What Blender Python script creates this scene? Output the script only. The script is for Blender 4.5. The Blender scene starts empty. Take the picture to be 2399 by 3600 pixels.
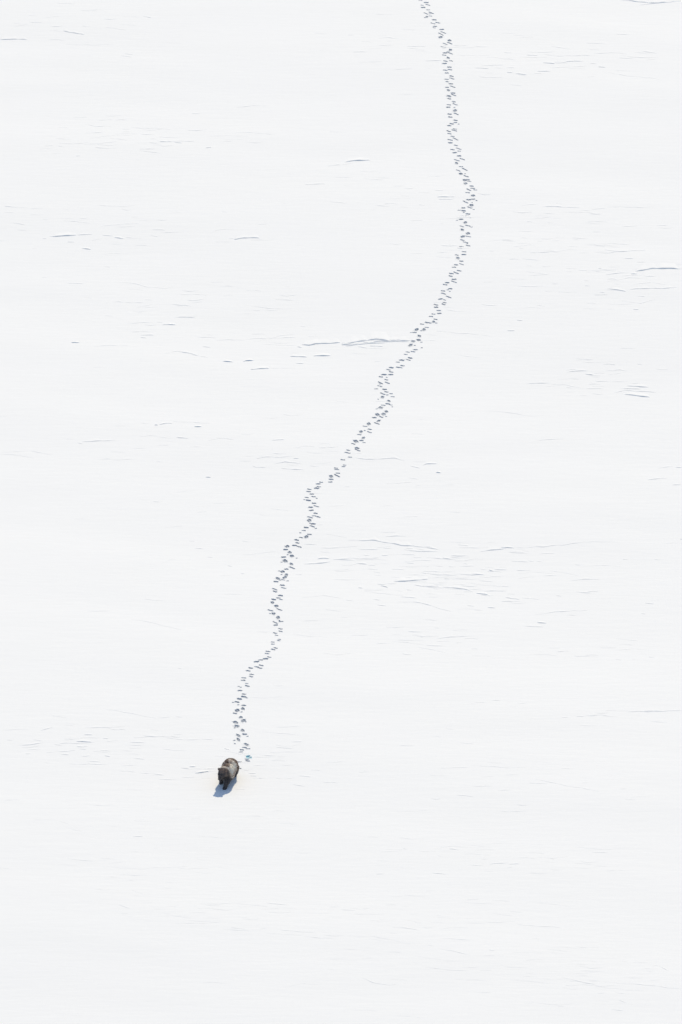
import bpy, math
import numpy as np
from mathutils import Vector

rng = np.random.default_rng(7)
scene = bpy.context.scene

# ------------------------------------------------------------------ camera, sky, sun, exposure
CAM_H = 174.0                     # helicopter height above the snow, m
PITCH = math.radians(26.0)        # centre of view below the horizon
FPX = 28000.0                     # focal length in photograph pixels (2399 x 3600)
CAM_Y = -CAM_H / math.tan(math.radians(27.84))
cam_data = bpy.data.cameras.new("camera")
cam = bpy.data.objects.new("camera", cam_data)
scene.collection.objects.link(cam)
cam.location = (0, CAM_Y, CAM_H)
cam.rotation_euler = (math.radians(90) - PITCH, 0, 0)
cam_data.sensor_fit = 'VERTICAL'
cam_data.sensor_height = 36.0
cam_data.lens = 36.0 * FPX / 3600.0
cam_data.clip_start = 1.0
cam_data.clip_end = 40000.0
scene.camera = cam

SUN_EL = math.radians(46.0)
SUN_AZ = math.radians(14.0)       # sun stands beyond the bear (+Y), this much to the right
world = bpy.data.worlds.new("World")
scene.world = world
world.use_nodes = True
nt = world.node_tree
bg = nt.nodes["Background"]
sky = nt.nodes.new("ShaderNodeTexSky")
sky.sky_type = 'NISHITA'
sky.sun_disc = False
sky.sun_elevation = SUN_EL
sky.sun_rotation = SUN_AZ
sky.air_density = 1.0
sky.dust_density = 0.6
nt.links.new(sky.outputs[0], bg.inputs[0])
bg.inputs[1].default_value = 0.15
sun_data = bpy.data.lights.new("sun", 'SUN')
sun_data.energy = 3.2
sun_data.angle = math.radians(0.5)
sun_data.color = (1.0, 0.892, 0.685)
sun = bpy.data.objects.new("sun", sun_data)
scene.collection.objects.link(sun)
d = Vector((-math.sin(SUN_AZ) * math.cos(SUN_EL), -math.cos(SUN_AZ) * math.cos(SUN_EL), -math.sin(SUN_EL)))
sun.rotation_euler = d.to_track_quat('-Z', 'Y').to_euler()
vs = scene.view_settings
vs.view_transform = 'Standard'
vs.look = 'None'
vs.exposure = -0.015
vs.gamma = 1.0
vs.use_curve_mapping = False
scene.cycles.max_bounces = 6

# ------------------------------------------------------------------ helpers
cp, sp = math.cos(PITCH), math.sin(PITCH)

def ground(u, v):
    """photograph pixel -> point on the level snow"""
    a = (u - 1199.5) / FPX
    b = -(v - 1800.0) / FPX
    dx, dy, dz = a, cp + b * sp, -sp + b * cp
    t = CAM_H / -dz
    return np.array([dx * t, CAM_Y + dy * t])

def base(x, y):
    """gentle drift relief of the snow field"""
    x = np.asarray(x, float); y = np.asarray(y, float)
    z = 0.026 * np.sin(y / 4.4 + 0.9 * np.sin(x / 11.0) + x / 30.0)
    z = z + 0.010 * np.sin(y / 1.45 + 1.5 * np.sin(x / 7.0 + y / 19.0) + x / 17.0 + 1.0)
    z = z + 0.004 * np.sin(y / 0.62 + 2.1 * np.sin(x / 4.1 + 2.0) + x / 5.3) * (0.5 + 0.5 * np.sin(x / 6.0 + y / 5.0))
    z = z + 0.10 * np.sin(y / 15.0 + x / 40.0 + 2.2)
    return z

def new_mat(name, col, rough=0.9, spec=0.2):
    m = bpy.data.materials.new(name)
    m.use_nodes = True
    b = m.node_tree.nodes["Principled BSDF"]
    b.inputs["Base Color"].default_value = (*col, 1)
    b.inputs["Roughness"].default_value = rough
    b.inputs["Specular IOR Level"].default_value = spec
    return m

def snow_mat(name, col, col2, bump):
    m = new_mat(name, col, 0.85, 0.12)
    t = m.node_tree
    b = t.nodes["Principled BSDF"]
    geo = t.nodes.new("ShaderNodeNewGeometry")
    mp = t.nodes.new("ShaderNodeMapping")
    mp.inputs["Scale"].default_value = (0.35, 1.0, 1.0)
    t.links.new(geo.outputs["Position"], mp.inputs["Vector"])
    n1 = t.nodes.new("ShaderNodeTexNoise")
    n1.inputs["Scale"].default_value = 0.35
    n1.inputs["Detail"].default_value = 8
    t.links.new(mp.outputs[0], n1.inputs["Vector"])
    mix = t.nodes.new("ShaderNodeMix"); mix.data_type = 'RGBA'
    mix.inputs[6].default_value = (*col, 1); mix.inputs[7].default_value = (*col2, 1)
    t.links.new(n1.outputs["Fac"], mix.inputs[0])
    t.links.new(mix.outputs[2], b.inputs["Base Color"])
    mp2 = t.nodes.new("ShaderNodeMapping")
    mp2.inputs["Scale"].default_value = (0.22, 1.0, 1.0)
    t.links.new(geo.outputs["Position"], mp2.inputs["Vector"])
    n2 = t.nodes.new("ShaderNodeTexNoise")
    n2.inputs["Scale"].default_value = 3.0
    n2.inputs["Detail"].default_value = 6
    n2.inputs["Roughness"].default_value = 0.6
    t.links.new(mp2.outputs[0], n2.inputs["Vector"])
    bp = t.nodes.new("ShaderNodeBump")
    bp.inputs["Strength"].default_value = 1.0
    bp.inputs["Distance"].default_value = bump
    t.links.new(n2.outputs["Fac"], bp.inputs["Height"])
    t.links.new(bp.outputs[0], b.inputs["Normal"])
    return m

M_SNOW = snow_mat("snow", (0.870, 0.858, 0.826), (0.900, 0.886, 0.855), 0.012)
M_PRINT = snow_mat("pressed_snow_shaded", (0.50, 0.52, 0.54), (0.59, 0.61, 0.63), 0.006)  # pressed snow, its colour darkened to deepen the shade in the hollows
M_TEAL = snow_mat("slush", (0.40, 0.66, 0.70), (0.48, 0.74, 0.78), 0.004)

def mesh_obj(name, verts, faces, mat, parent=None, smooth=True, kind=None):
    verts = np.asarray(verts, np.float32); faces = np.asarray(faces, np.int32)
    me = bpy.data.meshes.new(name)
    me.vertices.add(len(verts)); me.vertices.foreach_set("co", verts.ravel())
    k = faces.shape[1]
    me.loops.add(faces.size); me.loops.foreach_set("vertex_index", faces.ravel())
    me.polygons.add(len(faces))
    me.polygons.foreach_set("loop_start", np.arange(0, faces.size, k, dtype=np.int32))
    me.polygons.foreach_set("loop_total", np.full(len(faces), k, np.int32))
    me.update(calc_edges=True)
    me.polygons.foreach_set("use_smooth", np.full(len(faces), smooth))
    mats = mat if isinstance(mat, (list, tuple)) else [mat]
    for m in mats:
        me.materials.append(m)
    o = bpy.data.objects.new(name, me)
    scene.collection.objects.link(o)
    if parent is not None:
        o.parent = parent
    if kind:
        o["kind"] = kind
    return o

# ------------------------------------------------------------------ the track: every print read off the photograph
# letters: D deep dash, d dash, f faint dash, s long slanting dash, o ring shaped print, p small pock, T slushy print
TRACK = [
 (1450, 0, "220 40 d 385 105 D 425 170 s 270 185 f 300 245 D 440 312 d 520 395 s 375 415 s 400 510 o 340 530 p 485 425 p 500 485 f "
  "605 590 D 570 690 s 700 670 d 755 683 p 625 770 D 600 812 f 810 855 D 855 940 s 790 985 s 780 1070 o 1025 1160 o 1030 1235 s "
  "910 1260 s 890 1345 o 805 1335 p 1050 1425 o 1040 1520 s 905 1510 D 880 1575 d 985 1480 f 990 1650 o 1070 1735 d 915 1740 d "
  "885 1805 D 1025 1905 D 1040 1975 d 910 1990 d 950 2065 D 1085 2150 D 1090 2215 s 945 2235 d 965 2300 d"),
 (1500, 290, "675 82 D 720 160 s 570 175 D 605 255 o 735 330 D 750 385 s 615 415 o 625 485 d 755 565 d 790 640 s 740 600 p 620 650 d "
  "600 715 D 770 725 p 785 810 o 820 900 s 635 905 D 650 985 D 800 1075 D 795 1140 d 885 1182 p 690 1170 D 630 1222 D 780 1315 d "
  "770 1355 s 610 1375 d 635 1442 d 720 1515 d 800 1585 s 605 1598 p 665 1612 d 655 1685 D 810 1755 d 885 1845 s 720 1870 d "
  "900 1912 f 775 1950 D 900 2040 D 990 2130 s 835 2160 s 830 2240 o 950 2335 d"),
 (1530, 570, "820 215 s 640 245 s 710 335 o 825 335 p 860 405 s 815 515 o 910 500 d 930 545 s 840 610 o 1010 680 D 1040 745 d 1105 790 f "
  "930 785 s 900 865 d 1045 945 o 1045 1040 D 1140 1080 p 920 1055 D 840 1120 s 1025 1135 p 1000 1208 o 910 1250 p 970 1278 d "
  "1065 1325 p 780 1280 D 665 1345 f 785 1358 D 790 1405 p 910 1445 D 895 1505 d 975 1548 p 735 1515 D 715 1590 D 605 1620 p "
  "835 1680 o 905 1765 s 1008 1800 p 740 1785 s 750 1875 o 910 1975 o 920 2060 s 765 2060 o 750 2155 d 840 2220 s 885 2255 p 910 2312 d"),
 (1450, 850, "1360 145 d 1315 190 d 1430 285 d 1420 360 D 1230 375 d 1255 460 o 1350 540 D 1355 625 s 1205 640 D 1150 705 d 1290 802 d "
  "1210 860 s 1075 875 D 1055 945 d 1145 1030 D 1150 1100 s 965 1120 D 905 1175 d 1050 1280 D 975 1310 p 1030 1350 p 850 1340 d "
  "860 1410 s 1000 1500 s 780 1552 D 890 1580 f 890 1650 d 860 1695 d 655 1708 d 660 1770 D 725 1860 d 745 1935 D 580 1955 d "
  "520 2018 d 640 2097 d 590 2165 o 665 2200 p 400 2180 D 480 2192 d 270 2225 d 400 2315 d"),
 (1300, 1130, "1295 180 o 1500 180 o 1425 212 p 1240 258 d 1140 257 p 1370 355 o 1350 465 o 1425 525 p 1200 500 o 1130 605 o 1250 615 p "
  "1435 680 p 1265 732 d 1195 785 d 1055 795 d 990 860 d 1115 955 D 1065 1010 s 890 1015 D 780 1070 d 905 1168 d 785 1210 D 860 1222 f "
  "600 1220 D 520 1280 d 590 1340 d 580 1412 D 395 1412 D 310 1475 d 475 1487 p 460 1555 d 490 1640 s 300 1640 s 285 1670 p 285 1730 s "
  "185 1805 f 410 1815 D 460 1885 d 590 1935 f 490 1970 p 640 2017 f 360 1935 s 355 2030 o 235 2088 p 530 2135 o 505 2215 D 580 2245 f "
  "625 2300 p 380 2255 d 305 2325 o"),
 (1200, 1400, "985 240 p 1245 318 o 1170 390 o 1235 455 p 1000 405 o 915 487 D 1105 470 d 1035 578 o 985 650 s 760 662 o 655 728 d "
  "785 812 d 780 895 s 650 850 p 545 885 o 505 963 d 610 1060 o 560 1130 D 630 1190 f 405 1150 o 335 1225 d 445 1338 D 450 1395 s "
  "195 1400 d 175 1470 s 245 1590 f 45 1660 d 95 1805 f 65 1845 f"),
 (1040, 1640, "1110 2 d 1130 42 d 1165 143 d 1140 210 s 975 235 o 975 310 D 955 385 d 700 390 d 625 433 D 635 513 d 580 553 D 370 580 d "
  "355 645 d 445 715 d 490 787 d 580 833 p 305 808 d 350 887 D 240 870 p 505 970 D 570 1055 s 410 1080 D 430 1165 D 550 1248 D "
  "560 1330 s 475 1320 p 640 1358 f 400 1362 s 375 1445 o 395 1525 p 487 1540 D 460 1610 s 560 1665 p 290 1640 D 225 1722 d "
  "125 1785 p 380 1830 d 295 1895 o 150 1915 d 30 1980 D 50 2062 d"),
 (920, 1900, "900 90 D 1030 128 s 710 118 o 660 205 D 780 285 o 720 350 p 835 385 o 970 440 p 605 412 D 655 520 o 555 555 p 820 608 o "
  "840 712 s 690 750 D 580 825 o 480 805 p 685 915 o 550 910 p 640 990 o 595 1058 f 450 1022 o 515 1065 p 400 1108 D 720 1088 p "
  "575 1210 D 610 1290 s 365 1325 s 370 1390 d 525 1500 D 465 1570 d 535 1615 f 335 1610 D 300 1700 o 405 1800 o 490 1895 s "
  "245 1920 s 330 2012 o 235 2008 p 455 2118 o 535 2228 d 490 2195 p 375 2255 s 395 2325 D"),
 (820, 2180, "1305 237 d 1310 307 d 1155 355 d 1200 420 f 1275 535 f 1255 572 f 1095 615 f 1095 675 f 1175 785 d 1105 828 d 965 885 d "
  "935 945 d 995 1045 d 900 1090 D 765 1125 d 645 1172 D 775 1277 d 650 1318 d 735 1350 d 485 1350 D 420 1430 d 515 1530 d 495 1590 d "
  "295 1625 d 285 1693 d 375 1780 f 390 1850 d 155 1862 p 210 1885 p 195 1972 D 295 2072 d 285 2140 D 360 2172 f 175 2200 D 110 2285 D"),
 (760, 2450, "470 182 p 615 250 p 765 262 D 740 360 o 700 450 p 585 410 o 520 490 d 685 600 o 755 695 o 820 725 p 540 740 o 570 848 o "
  "515 895 p 735 965 o 785 1068 D 865 1130 p 615 1108 o 615 1220 o 505 1240 p 515 1330 p 835 1355 o 790 1435 d 890 1470 f 715 1500 d "
  "680 1580 o 905 1695 T 870 1800 d 850 1755 f 660 1830 d 640 2003 d"),
]
prints = []
for ox, oy, txt in TRACK:
    tk = txt.split()
    for i in range(0, len(tk), 3):
        prints.append((ox + float(tk[i]) / 7.84, oy + float(tk[i + 1]) / 7.84, tk[i + 2]))

# type: half width m, slope down to the right (px per px), radius m, depth m
SPEC = {'D': (0.058, 0.10, 0.050, 0.105), 'd': (0.068, 0.16, 0.036, 0.080), 'f': (0.055, 0.10, 0.030, 0.040),
        's': (0.100, 0.38, 0.032, 0.065), 'p': (0.012, 0.00, 0.032, 0.050)}
S = 0.25                      # coarse cell of the snow sheet near the track
NF = 12                       # fine cells per coarse cell
shapes = []
for (u, v, k) in prints:
    if k in 'oT':
        c = ground(u, v + 0.5)
        a = rng.uniform(0.062, 0.090); b = rng.uniform(0.095, 0.14)
        if k == 'T': a, b = 0.10, 0.13
        shapes.append(('o', c, a, b, rng.normal(0, 0.4), rng.uniform(0.055, 0.09) if k == 'o' else 0.05, k))
    else:
        hw, sl, r, dep = SPEC[k]
        sl = sl + rng.normal(0, 0.08)
        hw = hw * rng.uniform(0.85, 1.15)
        dep = dep * rng.uniform(0.6, 1.2)
        px = hw * 68
        p0 = ground(u - px, v - sl * px); p1 = ground(u + px, v + sl * px)
        p0[1] -= r * 0.6; p1[1] -= r * 0.6
        shapes.append(('c', p0, p1, r * rng.uniform(0.9, 1.15), 0.0, dep, k))

def sdf(sh, X, Y):
    """normalised distance: 1 at the wall of the print"""
    wob = 1 + 0.13 * np.sin(X * 41 + Y * 17) + 0.10 * np.sin(Y * 53 - X * 23) + 0.07 * np.sin(X * 87 + 1)
    if sh[0] == 'o':
        _, c, a, b, rot, dep, k = sh
        x = X - c[0]; y = Y - c[1]
        cr, sr = math.cos(rot), math.sin(rot)
        return np.hypot((x * cr + y * sr) / a, (-x * sr + y * cr) / b) * wob
    _, p0, p1, r, _, dep, k = sh
    e = p1 - p0
    t = np.clip(((X - p0[0]) * e[0] + (Y - p0[1]) * e[1]) / (e @ e), 0, 1)
    return np.hypot(X - p0[0] - t * e[0], Y - p0[1] - t * e[1]) / r * wob

def sstep(a, b, x):
    t = np.clip((x - a) / (b - a), 0, 1)
    return t * t * (3 - 2 * t)

cells = {}
for i, sh in enumerate(shapes):
    if sh[0] == 'o':
        x0, x1 = sh[1][0] - 0.24, sh[1][0] + 0.24; y0, y1 = sh[1][1] - 0.28, sh[1][1] + 0.28
    else:
        m = sh[3] * 2.2
        x0 = min(sh[1][0], sh[2][0]) - m; x1 = max(sh[1][0], sh[2][0]) + m
        y0 = min(sh[1][1], sh[2][1]) - m; y1 = max(sh[1][1], sh[2][1]) + m
    for a in range(math.floor(x0 / S), math.floor(x1 / S) + 1):
        for b in range(math.floor(y0 / S), math.floor(y1 / S) + 1):
            cells.setdefault((a, b), []).append(i)

# coarse sheet: dense where the camera looks, growing cells out to the horizon
XI0, XI1, YI0, YI1 = -104, 105, -190, 420
ext = [2.0 * 1.45 ** k for k in range(24)]
gx = np.concatenate([-np.cumsum(ext)[::-1] + XI0 * S, np.arange(XI0, XI1 + 1) * S, np.cumsum(ext) + XI1 * S])
gy = np.concatenate([-np.cumsum(ext)[::-1] + YI0 * S, np.arange(YI0, YI1 + 1) * S, np.cumsum(ext) + YI1 * S])
GX, GY = np.meshgrid(gx, gy)
fade = np.clip(1.5 - np.hypot(GX, GY) / 400, 0, 1)
GZ = base(GX, GY) * fade
nx, ny = len(gx), len(gy)
ii, jj = np.meshgrid(np.arange(nx - 1), np.arange(ny - 1))
keep = np.ones((ny - 1, nx - 1), bool)
off = len(ext)
for (a, b) in cells:
    keep[b - YI0 + off, a - XI0 + off] = False
q = (jj * nx + ii)[keep]
cf = np.stack([q, q + 1, q + nx + 1, q + nx], 1)
cv = np.stack([GX.ravel(), GY.ravel(), GZ.ravel()], 1)

# fine lattice in the cells that carry prints
FI, FJ, OWN = [], [], []
lu = np.arange(NF)
for (a, b), lst in cells.items():
    fi, fj = np.meshgrid(a * NF + lu, b * NF + lu)
    FI.append(fi.ravel()); FJ.append(fj.ravel())
    X = (fi.ravel() + 0.5) * S / NF; Y = (fj.ravel() + 0.5) * S / NF
    best = np.full(X.shape, 9.0); own = np.full(X.shape, -1)
    for i in lst:
        r = sdf(shapes[i], X, Y)
        m = (r < 1.42) & (r < best)
        own[m] = i; best[m] = r[m]
    OWN.append(own)
FI = np.concatenate(FI); FJ = np.concatenate(FJ); OWN = np.concatenate(OWN)
BIG = 1 << 20
def key(i, j): return (j + (BIG >> 1)) * BIG + (i + (BIG >> 1))
K = np.stack([key(FI, FJ), key(FI + 1, FJ), key(FI + 1, FJ + 1), key(FI, FJ + 1)], 1)
uk, inv = np.unique(K.ravel(), return_inverse=True)
FF = inv.reshape(-1, 4)
VI = uk % BIG - (BIG >> 1); VJ = uk // BIG - (BIG >> 1)
VX = VI * S / NF; VY = VJ * S / NF
a = np.floor(VI / NF); b = np.floor(VJ / NF)
tx = VI / NF - a; ty = VJ / NF - b
b00 = base(a * S, b * S); b10 = base((a + 1) * S, b * S); b01 = base(a * S, (b + 1) * S); b11 = base((a + 1) * S, (b + 1) * S)
BZ = b00 * (1 - tx) * (1 - ty) + b10 * tx * (1 - ty) + b01 * (1 - tx) * ty + b11 * tx * ty
DZ = np.zeros(len(VX)); RIM = np.zeros(len(VX))
for sh in shapes:
    if sh[0] == 'o':
        cx, cy = sh[1]; R = 0.34
    else:
        cx, cy = (sh[1] + sh[2]) / 2; R = 0.30
    m = np.nonzero((abs(VX - cx) < R) & (abs(VY - cy) < R))[0]
    if not len(m): continue
    X, Y = VX[m], VY[m]
    r = sdf(sh, X, Y)
    dep = sh[5]
    if sh[0] == 'o':
        mid = 0.88 if sh[6] == 'o' else 0.15
        dd = dep * (1 - sstep(0.86, 1.10, r)) * (1 - mid * (1 - sstep(0.35, 0.80, r)))
        dd = dd * (1 + 0.25 * (Y - cy) / sh[3])
    else:
        dd = dep * (1 - sstep(0.62, 1.25, r))
    DZ[m] = np.maximum(DZ[m], dd)
    RIM[m] = np.maximum(RIM[m], 0.016 * np.exp(-((r - 1.55) / 0.22) ** 2) * (0.6 + 0.4 * np.sin(X * 60 + Y * 35)))
DZ = np.where(DZ > 0.002, DZ, 0)
# keep the seams of the fine cells exactly on the coarse sheet
cellkey = set(cells.keys())
edge = np.zeros(len(VX), bool)
ai = a.astype(int); bi = b.astype(int)
onx = (VI % NF == 0); ony = (VJ % NF == 0)
for n in np.nonzero(onx | ony)[0]:
    A = [ai[n], ai[n] - 1] if onx[n] else [ai[n]]
    B = [bi[n], bi[n] - 1] if ony[n] else [bi[n]]
    if any((p, q_) not in cellkey for p in A for q_ in B): edge[n] = True
Z = BZ - DZ + np.where(DZ > 0.004, 0, RIM)
Z[edge] = BZ[edge]
FV = np.stack([VX, VY, Z], 1)

main = FF[OWN < 0]
used, inv2 = np.unique(main.ravel(), return_inverse=True)
sv = np.concatenate([cv, FV[used]])
sf = np.concatenate([cf, inv2.reshape(-1, 4) + len(cv)])
usedc, inv3 = np.unique(sf.ravel(), return_inverse=True)
snow = mesh_obj("snow_ground", sv[usedc], inv3.reshape(-1, 4), M_SNOW)
snow["kind"] = "structure"
snow["label"] = "flat white snow field with faint wind-carved ridges"

trail = bpy.data.objects.new("animal_track", None)
scene.collection.objects.link(trail)
trail["label"] = "long winding track of paired paw prints pressed into the snow behind the bear"
trail["category"] = "animal track"
order = sorted(range(len(shapes)), key=lambda i: ('Tp f'.find(shapes[i][6]) > 0, -prints[i][1]))
single = set(order[:299])
rest = []
for i in range(len(shapes)):
    f = FF[OWN == i]
    if not len(f): continue
    if i not in single:
        rest.append(f); continue
    us, iv = np.unique(f.ravel(), return_inverse=True)
    k = shapes[i][6]
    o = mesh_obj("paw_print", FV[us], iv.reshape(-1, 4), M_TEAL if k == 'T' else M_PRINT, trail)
    if k == 'T':
        o["label"] = "paw print with turquoise slush in it"
if rest:
    f = np.concatenate(rest)
    us, iv = np.unique(f.ravel(), return_inverse=True)
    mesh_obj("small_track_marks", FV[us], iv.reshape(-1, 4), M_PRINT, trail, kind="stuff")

# ------------------------------------------------------------------ wind ridges (sastrugi)
def ridge_geo(pts, h, steep=70.0, back=42.0):
    """pts: ground points along the crest; a scarp facing the camera with a long gentle back"""
    pts = np.array(pts)
    seg = np.hypot(*np.diff(pts, axis=0).T); L = np.concatenate([[0], np.cumsum(seg)])
    n = max(6, int(L[-1] / 0.09)); n = min(n, 90)
    t = np.linspace(0, L[-1], n)
    x = np.interp(t, L, pts[:, 0]); y = np.interp(t, L, pts[:, 1])
    ph = rng.uniform(0, 6.28, 4)
    w = min(0.10, L[-1] * 0.02)
    y = y + w * np.sin(t * 2.2 + ph[0]) + 0.4 * w * np.sin(t * 6.5 + ph[1])
    s = t / L[-1]
    hh = h * np.clip(np.sin(np.pi * s), 0, 1) ** 0.6 * (0.75 + 0.25 * np.sin(t * 4 + ph[2]) + 0.2 * np.sin(t * 11 + ph[3]))
    hh = np.maximum(hh, 0.0)
    fl = hh / math.tan(math.radians(steep))
    lim = 0.10 + 0.30 * L[-1]
    V = []
    for oy, fz in ((-1, None), (-0.5, 0.55), (0, 1.0), (0.12, 0.97), (0.35, 0.66), (0.7, 0.25), (1.0, None)):
        if oy < 0:
            yy = y + oy * fl - (0.012 if fz is None else 0.0)
        else:
            yy = y + oy * np.minimum(hh * back + 0.01, lim)
        zb = base(x, yy)
        zz = zb - 0.004 if fz is None else zb + hh * fz - 0.004 * (1 - fz)
        V.append(np.stack([x, yy, zz], 1))
    V = np.concatenate(V)
    F = []
    for r in range(6):
        i = np.arange(n - 1) + r * n
        F.append(np.stack([i, i + 1, i + n + 1, i + n], 1))
    return V, np.concatenate(F)

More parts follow.
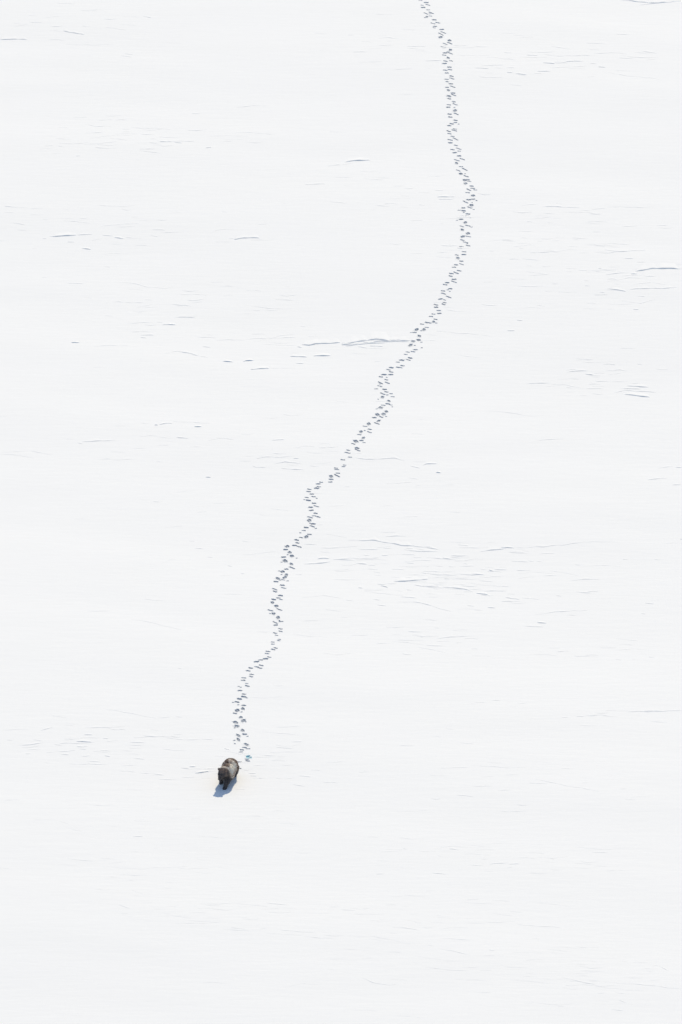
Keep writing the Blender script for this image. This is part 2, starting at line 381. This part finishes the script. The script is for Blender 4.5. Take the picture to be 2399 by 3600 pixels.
C = 0.7653
RIDGES = [
 (0, 0, C, [((0,188,60,188,130,187),3),((290,150,320,157,390,165),3),((655,84,700,91),2),((570,253,615,257),1),((555,262,612,270),1),
   ((60,132,135,118),1),((300,212,420,211,530,212),1),((732,657,790,657),3),((800,659,840,662),2),((640,691,715,690),2),
   ((385,671,450,665,560,650),1),((945,686,975,680),3),((265,674,300,682),1),((350,722,372,720),2),((390,573,440,586,520,586),1),
   ((20,949,85,954),2),((140,961,200,956),1),((20,977,65,975),1),((60,1022,118,1032),2),((195,1093,215,1092),2),((225,1085,290,1081,355,1076),4),
   ((355,1077,430,1073),2),((525,1088,572,1095),4),((375,1136,421,1142),4),((310,1108,345,1108),2),((605,999,640,997),1),((470,1079,525,1082),2),
   ((1075,1101,1110,1093,1195,1094),4),((690,1081,730,1087),1),((955,1082,990,1060,1080,1054),1),((1505,766,1568,759),2),((1400,853,1500,848),2),
   ((1085,613,1160,613,1270,627),1),((740,1070,850,1064),1),((450,690,540,686),1),((640,698,745,710),1)]),
 (1200, 0, C, [((15,748,60,743,135,739),4),((0,760,60,752),1),((300,222,390,222),2),((300,230,385,239),1),((215,184,245,181),1),((77,297,190,293),1),
   ((385,290,465,287),2),((232,331,330,325),1),((395,326,412,323),1),((925,298,985,302),3),((985,302,1050,292,1110,290),2),((760,342,790,344),3),((800,349,855,354),3),
   ((900,337,965,337),3),((850,262,905,264),2),((960,219,1060,237),1),((1180,316,1215,318),3),((610,322,680,326),2),((668,347,702,345),1),((1060,286,1115,290),2),
   ((1200,340,1350,360,1475,377),1),((755,321,800,321),2),((1280,3,1360,10,1460,15,1568,9),3),((1365,28,1460,14),2),((1210,1170,1250,1160,1400,1155),2),
   ((440,909,525,909),3),((445,920,520,920),2),((625,893,660,901,690,898),2),((918,955,960,954,1100,957),2),((1150,967,1220,961),1),((1220,957,1440,955),1),
   ((455,1031,470,1031),1),((1165,1133,1215,1133),2),((740,1105,795,1107),2),((860,1127,890,1133),1),((865,1164,960,1163),2),((100,825,200,829),1),
   ((430,1164,490,1160),1)]),
 (0, 900, C, [((326,390,368,391),4),((432,410,500,404,595,402),1),((745,309,770,306,812,307),4),((720,295,750,295),2),((800,272,900,275),2),((645,356,710,355),2),
   ((645,366,675,368),2),((600,340,712,341),1),((625,232,700,214),1),((480,266,520,268),1),((760,440,815,432,870,440,955,458),2),((880,446,905,450),2),
   ((1022,476,1075,480),4),((1115,479,1130,474,1168,472),4),((1150,516,1190,511,1240,508),4),((1240,508,1360,507),1),((1332,454,1415,456),4),((1440,453,1525,450),4),
   ((1358,486,1398,486),3),((1385,401,1420,403,1450,394,1568,391),4),((1365,409,1388,412),3),((930,408,970,412),2),((310,119,400,122),1),((540,116,590,118,680,136,800,142),1),
   ((710,772,728,772),4),((730,770,770,762,795,765),3),((795,757,880,757,970,762),1),((892,779,930,779),4),((810,829,870,833),3),((990,830,1080,838),1),
   ((355,851,380,857),2),((375,847,450,843,540,841),2),((1178,925,1220,917,1290,920),2),((1348,924,1375,924),3),((1250,843,1310,838),2),((945,1009,970,1009),4),
   ((1160,958,1180,966,1225,965),2),((1260,949,1310,941,1390,950),2),((1290,970,1400,976),2),((465,927,520,919),1),((140,888,240,906),1),((0,906,90,908,160,922),1),
   ((1105,816,1160,816),1),((1345,876,1385,875),1),((480,44,510,45),1),((1180,384,1290,357,1360,352),1),((1380,315,1405,316),1),((1300,720,1340,728,1390,723),1)]),
 (1200, 900, C, [((0,396,50,391,130,376,180,380,230,385,325,380),4),((0,403,45,397,110,391,200,388,315,383),3),((0,399,60,396),4),((20,406,80,400),3),
   ((75,409,120,415),2),((130,405,195,408),3),((180,378,310,376),2),((365,381,440,381),1),((0,395,80,386,150,378,240,382,320,381),4),((20,400,120,396,210,392),3),((440,332,540,350,700,362),1),((150,480,165,475,185,476),1),
   ((1350,73,1430,64,1568,61),4),((1330,86,1362,85),3),((1215,90,1300,79),2),((1180,60,1198,61),3),((1220,158,1260,156,1310,164),3),((1310,158,1420,152,1550,146),2),
   ((1185,166,1215,170),2),((1115,116,1140,116),2),((1118,138,1145,139),2),((850,47,880,49),1),((805,290,835,293),2),((760,339,800,338),3),((1340,244,1370,245),2),
   ((845,579,900,575,965,573),2),((1035,528,1050,524,1140,519),2),((1120,534,1160,538),3),((1300,626,1345,631,1420,640),4),((1280,602,1380,603),2),((1310,587,1415,595),3),
   ((1255,619,1300,611,1450,615),2),((1360,490,1385,490),2),((1280,418,1355,421),1),((60,921,140,928,250,926,295,936),2),((315,958,365,970),2),
   ((375,956,390,949,445,948),3),((330,939,395,940),1),((435,989,460,990),4),((1405,1023,1500,1014),2),((1455,967,1530,958),1),((1535,964,1568,965),2),
   ((670,707,760,711,895,729),1),((880,847,950,837,1025,833),1),((200,1042,330,1031),1),((1520,1046,1568,1044),2),((310,1013,360,1020),1),
   ((1235,490,1260,493),2),((1300,15,1345,15),2),((860,92,960,87),1)]),
 (0, 1800, C, [((80,1081,140,1075,205,1065),2),((185,1013,248,996),2),((260,1077,290,1070,440,1065),2),((385,1031,430,1031),3),((350,1061,425,1063),3),
   ((480,1126,508,1129),3),((235,942,308,952),1),((895,160,940,164),2),((950,202,980,202),2),((740,236,780,215,815,212),1),((590,500,650,503,740,520,840,545),1),
   ((400,458,510,457),1),((815,725,838,725),1),((480,915,640,937,725,958),1),((1030,1094,1058,1101),2),((925,1052,985,1054),1),((1175,551,1235,552),1),
   ((1385,500,1465,498),1),((1495,446,1568,456),1),((870,128,900,127),1),((1045,242,1070,246),2),((1105,280,1125,279),2),((1110,126,1150,132),1),
   ((1165,1018,1270,1020,1380,1033),1),((290,990,350,985),1)]),
 (1000, 1700, 0.8922, [((130,292,150,289,180,290),4),((190,295,270,291),3),((75,314,150,308,185,300),3),((280,309,330,312),3),((75,234,130,234),2),((160,192,250,208),1),
   ((250,215,350,223,450,233,610,255),3),((480,235,520,238),2),((560,248,615,256),3),((290,255,380,256),2),((360,247,425,243),1),((620,288,660,293),4),((770,264,850,254,880,249),3),
   ((850,246,910,250),4),((910,245,1020,247,1120,232,1190,222),2),((1150,228,1320,224),1),((805,335,825,340),4),((825,333,880,334),2),((725,350,790,354),3),
   ((630,370,655,370),3),((430,380,500,378,570,372),4),((660,371,730,366),2),((765,377,825,383),2),((380,398,410,406),4),
   ((510,395,540,400,610,400),3),((620,403,700,411,740,419),3),((755,428,805,434),4),((870,444,930,453),3),((780,420,880,418),2),((705,310,725,311),2),((750,294,790,294),1),
   ((350,454,380,457),2),((365,477,405,480),2),((290,407,310,408),3),((300,419,400,430,480,440),1),((445,461,540,469,660,500),2),((240,457,275,460),1),((165,495,225,503),1),
   ((800,486,835,487),3),((720,478,750,480),2),((995,545,1035,547),4),((980,511,1090,503,1200,492),2),((1070,437,1095,439),2),((1175,424,1240,420),2),((565,443,610,443),1),
   ((595,611,620,607,660,601,740,600),2),((535,604,548,604),2),((445,614,560,618),1),((515,640,640,668),1),((735,650,765,650),2),((1300,608,1400,614),1),((1420,466,1460,471),2),
   ((1405,508,1425,509),2),((1435,680,1460,682),2),((1370,690,1385,689),1),((915,873,960,868),1),((1045,337,1160,357),1),((1560,213,1568,214),4),((1395,900,1568,898),2),
   ((1310,900,1395,902),1),((545,348,562,349),1),((190,375,300,374),1),((480,322,510,324),1),((350,343,380,345),1),((75,540,145,540),1),((730,390,900,402),1)]),
 (0, 2500, C, [((830,268,870,269),3),((870,262,903,262),3),((895,291,915,289,965,282),4),((900,290,1000,282),1),((1140,293,1180,293),2),((1150,304,1180,305),3),((1190,314,1208,314),2),
   ((1345,343,1405,352),2),((0,415,95,415),1),((310,686,380,694,435,697),2),((490,727,750,731,860,729,980,725,1080,740),1),((545,899,600,918),2),((760,793,795,797),1),
   ((760,946,860,962,900,961),1),((810,985,980,988),1),((270,512,320,528),1),((0,728,45,732),1),((605,833,680,858),1),((1225,891,1330,902),2),((1060,1003,1130,1013),2),
   ((1280,1015,1450,1028),2),((1495,1042,1568,1048),1),((430,440,530,438),1),((1500,1195,1540,1195),1),((870,935,955,938),1),((590,253,610,254),2)]),
 (1200, 2500, C, [((495,640,520,641,545,647),3),((680,711,700,708,755,706),3),((770,711,820,709),4),((285,638,300,642),2),((180,654,280,650),1),((160,756,200,754),2),
   ((235,1002,290,1004,365,1018),2),((690,937,790,948),1),((810,984,900,996,1010,1003),2),((960,684,980,687),2),((1070,632,1180,640,1310,637),1),((1150,655,1230,656),2),
   ((30,1041,150,1047,230,1064,325,1080),1),((95,1234,150,1255,220,1267,260,1262),2),((385,1189,520,1199,580,1198),2),((450,1100,530,1117,600,1135),2),((565,874,640,870),2),
   ((590,262,700,263,860,270),1),((870,320,1000,345,1110,360,1190,383),1),((1430,1182,1460,1174),2),((1455,1178,1505,1202),2),((1015,1232,1080,1250,1215,1280),2),
   ((1260,1264,1430,1268,1568,1290),2),((1275,1337,1310,1350),2),((1240,1380,1300,1386),2),((680,1107,705,1110),2),((0,1102,70,1106),1),((250,1406,390,1420),1),((0,922,70,923),2),
   ((945,1102,1060,1117),1),((1360,5,1385,3,1568,2),2),((1420,52,1500,56),1),((0,1382,170,1386),1),((835,1350,1000,1358,1090,1345),1),((0,1210,50,1213),1),((130,970,180,975),1),
   ((900,888,1060,905),1),((1150,1268,1300,1292,1400,1297),1)]),
]
HS = {1: (0.0055, 40), 2: (0.010, 58), 3: (0.019, 70), 4: (0.032, 78)}
items = []
for ox, oy, sc, lst in RIDGES:
    for co, s in lst:
        pts = [ground(ox + co[i] * sc, oy + co[i + 1] * sc) for i in range(0, len(co), 2)]
        vm = oy + co[1] * sc
        items.append((s, pts, 1.15 if vm < 1750 else (0.5 if vm > 2850 else 0.85)))
items.sort(key=lambda t: -t[0])
fine_V, fine_F, cnt = [], [], 0
for n, (s, pts, hk) in enumerate(items):
    h, st = HS[s]
    V, F = ridge_geo(pts, h * hk * rng.uniform(0.85, 1.15), st if hk > 0.6 else st * 0.75)
    if n < 240 and s > 1:
        mesh_obj("wind_ridge", V, F, M_SNOW, snow)
    else:
        fine_V.append(V); fine_F.append(F + cnt); cnt += len(V)
# fields of finer ridges, too small and too many to count
FIELDS = [(300,80,330,60,16,1),(500,490,420,70,40,1),(450,790,450,90,34,1),(1300,160,200,70,10,1),(1900,215,420,70,50,1.3),
          (1400,690,180,60,14,1),(2050,760,330,60,20,1),(1950,860,430,50,34,1),(2100,960,330,70,30,1.1),(2000,1060,350,60,16,1),
          (2130,1330,230,70,26,1.1),(700,1060,420,90,26,1),(1000,1180,260,50,12,1),(1020,1600,200,50,14,1),(500,1560,350,90,12,.9),
          (1500,1960,480,90,70,1.4),(1650,2060,420,110,50,1.2),(1500,2245,180,45,16,1),(2050,2280,280,50,10,1),(350,2620,330,80,46,1.2),
          (750,2700,330,60,22,1),(1000,2680,200,60,14,1),(2150,2530,200,40,10,1),(1750,3030,480,70,36,.9),(1500,3230,400,90,30,.9),
          (2050,3440,330,80,36,.9),(750,3215,330,60,26,.8),(1400,3400,500,110,22,.8),(400,3050,380,90,14,.8),(1200,1800,1100,1700,110,.8),
          (600,2900,500,150,14,.7),(1800,2760,500,110,18,.7)]
for (cx, cy, rx, ry, n, st) in FIELDS:
    for _ in range(n):
        u = cx + rx * np.clip(rng.normal(0, 0.5), -1.3, 1.3); v = cy + ry * np.clip(rng.normal(0, 0.5), -1.3, 1.3)
        l = rng.uniform(25, 90) * (1.7 if rng.random() < 0.2 else 0.8)
        if cy > 2850: st = 0.45
        sl = rng.normal(0.01, 0.05)
        bend = rng.normal(0, 0.03) * l
        pts = [ground(u - l / 2, v - sl * l / 2), ground(u, v + bend), ground(u + l / 2, v + sl * l / 2)]
        V, F = ridge_geo(pts, st * rng.uniform(0.003, 0.0085), rng.uniform(25, 50))
        fine_V.append(V); fine_F.append(F + cnt); cnt += len(V)
mesh_obj("wind_ripples", np.concatenate(fine_V), np.concatenate(fine_F), M_SNOW, snow, kind="stuff")

# ------------------------------------------------------------------ the bear
# body frame: forward = -Y, up = +Z, origin on the snow under the chest
balls = []          # (centre, radii)
def ball(c, r): balls.append((np.array(c, float), np.array(r, float) if np.ndim(r) else np.full(3, float(r))))
def limb(pts):
    for (p, r), (q_, s) in zip(pts[:-1], pts[1:]):
        p = np.array(p); q_ = np.array(q_)
        n = max(3, int(np.linalg.norm(q_ - p) / 0.025))
        for t in np.linspace(0, 1, n):
            ball(p * (1 - t) + q_ * t, r * (1 - t) + s * t)
ball((0.02, 0.58, 0.66), (0.335, 0.28, 0.30))
ball((0.02, 0.38, 0.67), (0.355, 0.30, 0.31))
ball((0.02, 0.06, 0.63), (0.350, 0.38, 0.30))
ball((0.03, -0.20, 0.66), (0.355, 0.29, 0.33))
ball((0.06, -0.20, 0.50), (0.300, 0.28, 0.23))
ball((0.00, -0.18, 0.86), (0.20, 0.22, 0.18))
ball((0.02, 0.83, 0.72), (0.07, 0.08, 0.09))
limb([((-0.02, -0.30, 0.76), 0.25), ((-0.06, -0.46, 0.79), 0.225), ((-0.08, -0.56, 0.80), 0.195)])
ball((-0.08, -0.62, 0.805), (0.180, 0.15, 0.155))
ball((-0.09, -0.64, 0.76), (0.195, 0.13, 0.12))
limb([((-0.115, -0.71, 0.745), 0.105), ((-0.145, -0.77, 0.665), 0.078), ((-0.170, -0.82, 0.600), 0.060)])
for ex, ez in ((-0.245, 0.955), (0.095, 0.955)):
    ball((ex, -0.56, ez + 0.015), (0.060, 0.034, 0.062))
# left fore leg reaching forward, right fore leg pushing back
limb([((0.15, -0.24, 0.62), 0.185), ((0.14, -0.36, 0.44), 0.145), ((0.09, -0.52, 0.24), 0.108), ((0.06, -0.62, 0.09), 0.092)])
ball((0.05, -0.68, 0.055), (0.100, 0.12, 0.055))
limb([((-0.18, -0.22, 0.62), 0.170), ((-0.23, -0.22, 0.42), 0.120), ((-0.24, -0.18, 0.22), 0.092), ((-0.24, -0.12, 0.10), 0.082)])
ball((-0.24, -0.19, 0.055), (0.090, 0.115, 0.055))
# hind legs: knee forward, hock back
limb([((0.19, 0.55, 0.56), 0.21), ((0.22, 0.46, 0.38), 0.155), ((0.19, 0.78, 0.22), 0.085), ((0.18, 0.76, 0.09), 0.076)])
ball((0.18, 0.68, 0.052), (0.085, 0.15, 0.052))
limb([((-0.17, 0.55, 0.56), 0.21), ((-0.20, 0.30, 0.38), 0.145), ((-0.16, 0.38, 0.20), 0.085), ((-0.14, 0.28, 0.08), 0.076)])
ball((-0.13, 0.18, 0.052), (0.085, 0.15, 0.052))

def sphere_template(nu=14, nv=9):
    v = [(0, 0, 1)]
    for i in range(1, nv):
        th = math.pi * i / nv
        for j in range(nu):
            p = 2 * math.pi * j / nu
            v.append((math.sin(th) * math.cos(p), math.sin(th) * math.sin(p), math.cos(th)))
    v.append((0, 0, -1))
    f = []
    for j in range(nu):
        f.append((0, 1 + j, 1 + (j + 1) % nu))
        for i in range(nv - 2):
            a_ = 1 + i * nu + j; b_ = 1 + i * nu + (j + 1) % nu
            f += [(a_, a_ + nu, b_ + nu), (a_, b_ + nu, b_)]
        a_ = 1 + (nv - 2) * nu + j; b_ = 1 + (nv - 2) * nu + (j + 1) % nu
        f.append((a_, len(v) - 1, b_))
    return np.array(v), np.array(f)
TV, TF = sphere_template()
V = np.concatenate([TV * r + c for c, r in balls])
F = np.concatenate([TF + i * len(TV) for i in range(len(balls))])
tmp = mesh_obj("bear_union", V, F, M_SNOW)
m = tmp.modifiers.new("r", 'REMESH'); m.mode = 'VOXEL'; m.voxel_size = 0.018
m = tmp.modifiers.new("s", 'SMOOTH'); m.factor = 0.5; m.iterations = 5
dg = bpy.context.evaluated_depsgraph_get(); dg.update()
body_me = bpy.data.meshes.new_from_object(tmp.evaluated_get(dg))
bpy.data.objects.remove(tmp)
body_me.name = "bear_body"
nv = len(body_me.vertices)
P = np.empty(nv * 3, np.float32); body_me.vertices.foreach_get("co", P); P = P.reshape(-1, 3)
N = np.empty(nv * 3, np.float32); body_me.vertex_normals.foreach_get("vector", N); N = N.reshape(-1, 3)

DARK = np.array([0.085, 0.072, 0.070]); BROWN = np.array([0.21, 0.138, 0.098]); PALE = np.array([0.95, 0.81, 0.67])
def coat(p, n, jit):
    """coat colour: dark legs, face and belly, brown flanks, straw coloured hair tips in bands along the back"""
    p = np.asarray(p); x, y, z = p.T
    up = sstep(0.40, 0.62, z) * sstep(-0.50, -0.36, y)
    pat = 0.5 + 0.5 * np.sin(x * 15 + 2.2 * np.sin(y * 7) + y * 6) * np.sin(y * 12 + 2.5 * np.sin(x * 9 + 1))
    g = lambda cx, cy, rx, ry: np.exp(-((x - cx) / rx) ** 2 - ((y - cy) / ry) ** 2)
    patch = g(0.20, 0.16, 0.13, 0.26) + 1.0 * g(-0.28, -0.02, 0.12, 0.22) + 0.5 * g(0.0, 0.42, 0.12, 0.14) + 0.6 * g(0.26, -0.25, 0.10, 0.18)
    k = sstep(0.36, 0.70, patch * 0.90 + pat * 0.40 + jit * 0.7) * up
    collar = np.exp(-((y + 0.40 - 0.10 * (x + 0.05)) / 0.065) ** 2) * sstep(0.66, 0.86, z) * 0.95
    band = g(-0.10, -0.16, 0.15, 0.09) + 0.8 * np.exp(-((x - 0.03 - 0.2 * (y + 0.1)) / 0.035) ** 2) * (1 - sstep(0.2, 0.5, np.abs(y)))
    k = np.clip(k * (1 - 0.9 * np.clip(band, 0, 1)) + collar, 0, 1)
    c = DARK * (1 - up)[:, None] + BROWN * up[:, None]
    crown = sstep(0.84, 0.93, z) * (1 - sstep(-0.58, -0.50, y)) * 0.6 + 0.5 * np.exp(-((x - 0.10) / 0.03) ** 2) * (1 - sstep(-0.5, -0.42, y)) * sstep(0.6, 0.7, z)
    c = c * (1 - crown)[:, None] + np.array([0.30, 0.21, 0.16]) * crown[:, None]
    return c * (1 - k)[:, None] + PALE * k[:, None]

def add_cols(me, cols):
    at = me.color_attributes.new("coat", 'FLOAT_COLOR', 'POINT')
    at.data.foreach_set("color", np.concatenate([cols, np.ones((len(cols), 1))], 1).astype(np.float32).ravel())

def coat_mat(name, rough):
    m = new_mat(name, (0.05, 0.04, 0.03), rough, 0.35)
    t = m.node_tree
    at = t.nodes.new("ShaderNodeAttribute"); at.attribute_name = "coat"
    t.links.new(at.outputs["Color"], t.nodes["Principled BSDF"].inputs["Base Color"])
    return m
M_COAT = coat_mat("bear_hide", 0.8); M_FUR = coat_mat("bear_fur", 0.5)
_t = M_FUR.node_tree                      # hair lets some of the sun through
_tr = _t.nodes.new("ShaderNodeBsdfTranslucent")
_t.links.new(next(n for n in _t.nodes if n.type == 'ATTRIBUTE').outputs["Color"], _tr.inputs["Color"])
_mx = _t.nodes.new("ShaderNodeMixShader"); _mx.inputs[0].default_value = 0.15
_t.links.new(_t.nodes["Principled BSDF"].outputs[0], _mx.inputs[1]); _t.links.new(_tr.outputs[0], _mx.inputs[2])
_t.links.new(_mx.outputs[0], _t.nodes["Material Output"].inputs["Surface"])
M_BLACK = new_mat("bear_nose", (0.01, 0.01, 0.01), 0.35, 0.5)
M_CLAW = new_mat("bear_claw", (0.12, 0.10, 0.08), 0.5, 0.4)

bear = bpy.data.objects.new("brown_bear", None)
scene.collection.objects.link(bear)
bear["label"] = "dark brown bear with pale-tipped back fur walking head-low across the snow"
bear["category"] = "bear"
body_me.materials.clear(); body_me.materials.append(M_COAT)
body_me.polygons.foreach_set("use_smooth", np.ones(len(body_me.polygons), bool))
add_cols(body_me, coat(P, N, np.zeros(nv)))
body = bpy.data.objects.new("body", body_me); scene.collection.objects.link(body); body.parent = bear

# fur: tapered tufts lying back along the body
NT = 40000
idx = rng.integers(0, nv, NT)
c0 = P[idx] + rng.normal(0, 0.006, (NT, 3)); n0 = N[idx]
flow = np.tile(np.array([0.0, 0.75, -0.55]), (NT, 1))
flow = flow - (flow * n0).sum(1)[:, None] * n0
flow += rng.normal(0, 0.22, (NT, 3))
flow /= np.linalg.norm(flow, axis=1)[:, None] + 1e-6
z_, y_ = c0[:, 2], c0[:, 1]
ln = 0.055 * sstep(0.05, 0.5, z_) + 0.018
ln = ln * (1 - 0.55 * sstep(0.45, 0.62, -y_)) * np.where(y_ < -0.66, 0.5, 1.0) * rng.uniform(0.6, 1.3, NT)
dirn = flow * 0.9 + n0 * np.where(z_ > 0.6, 0.13, 0.36)[:, None]
side = np.cross(dirn, n0); side /= np.linalg.norm(side, axis=1)[:, None] + 1e-6
w = (0.0035 + 0.004 * rng.random(NT))[:, None]
a0 = c0 - side * w; a1 = c0 + side * w
mid = c0 + dirn * ln[:, None] * 0.55 + n0 * 0.004
b0 = mid - side * w * 0.7; b1 = mid + side * w * 0.7
tip = c0 + dirn * ln[:, None] - np.array([0, 0, 0.25]) * ln[:, None]
FVt = np.stack([a0, a1, b1, b0, tip], 1).reshape(-1, 3)
FVt[:, 2] = np.maximum(FVt[:, 2], 0.004)
k5 = np.arange(NT)[:, None] * 5
tris = np.concatenate([k5 + [0, 1, 2], k5 + [0, 2, 3], k5 + [3, 2, 4]], 0)
fur = mesh_obj("fur", FVt, tris, M_FUR, bear, smooth=False, kind="stuff")
jit = rng.normal(0, 0.16, NT)
fc = coat(c0, n0, jit) * rng.uniform(0.75, 1.35, NT)[:, None]
fc5 = np.repeat(fc, 5, 0).reshape(NT, 5, 3)
fc5[:, 4] = fc5[:, 4] * 1.25 + 0.02; fc5[:, :2] *= 0.97
add_cols(fur.data, np.clip(fc5.reshape(-1, 3), 0, 0.9))

def blob(name, c, r, mat, parent):
    return mesh_obj(name, TV * np.array(r) + np.array(c), TF, mat, parent)
blob("nose", (-0.182, -0.868, 0.590), (0.030, 0.022, 0.022), M_BLACK, bear)
for ex in (-0.180, -0.050):
    blob("eye", (ex, -0.800, 0.790), (0.017, 0.014, 0.017), M_BLACK, bear)
def claw_set(px_, py_):
    VV, FF_ = [], []
    for k in range(5):
        cx = px_ - 0.055 + k * 0.0275
        y0 = py_ - 0.015 * (1 - abs(k - 2) / 2)
        v = np.array([(cx - .007, y0, .035), (cx + .007, y0, .035), (cx, y0, .052), (cx, y0 - .045, .012)])
        VV.append(v); FF_.append(np.array([(0, 1, 3), (1, 2, 3), (2, 0, 3), (0, 2, 1)]) + 4 * k)
    mesh_obj("claws", np.concatenate(VV), np.concatenate(FF_), M_CLAW, bear, smooth=False)
for q_ in ((0.05, -0.785), (-0.24, -0.29), (0.18, 0.54), (-0.13, 0.04)):
    claw_set(*q_)

gp = ground(800, 2753.7)
bear.location = (gp[0], gp[1], float(base(gp[0], gp[1])) - 0.035)
bear.rotation_euler = (0, 0, math.radians(-14))
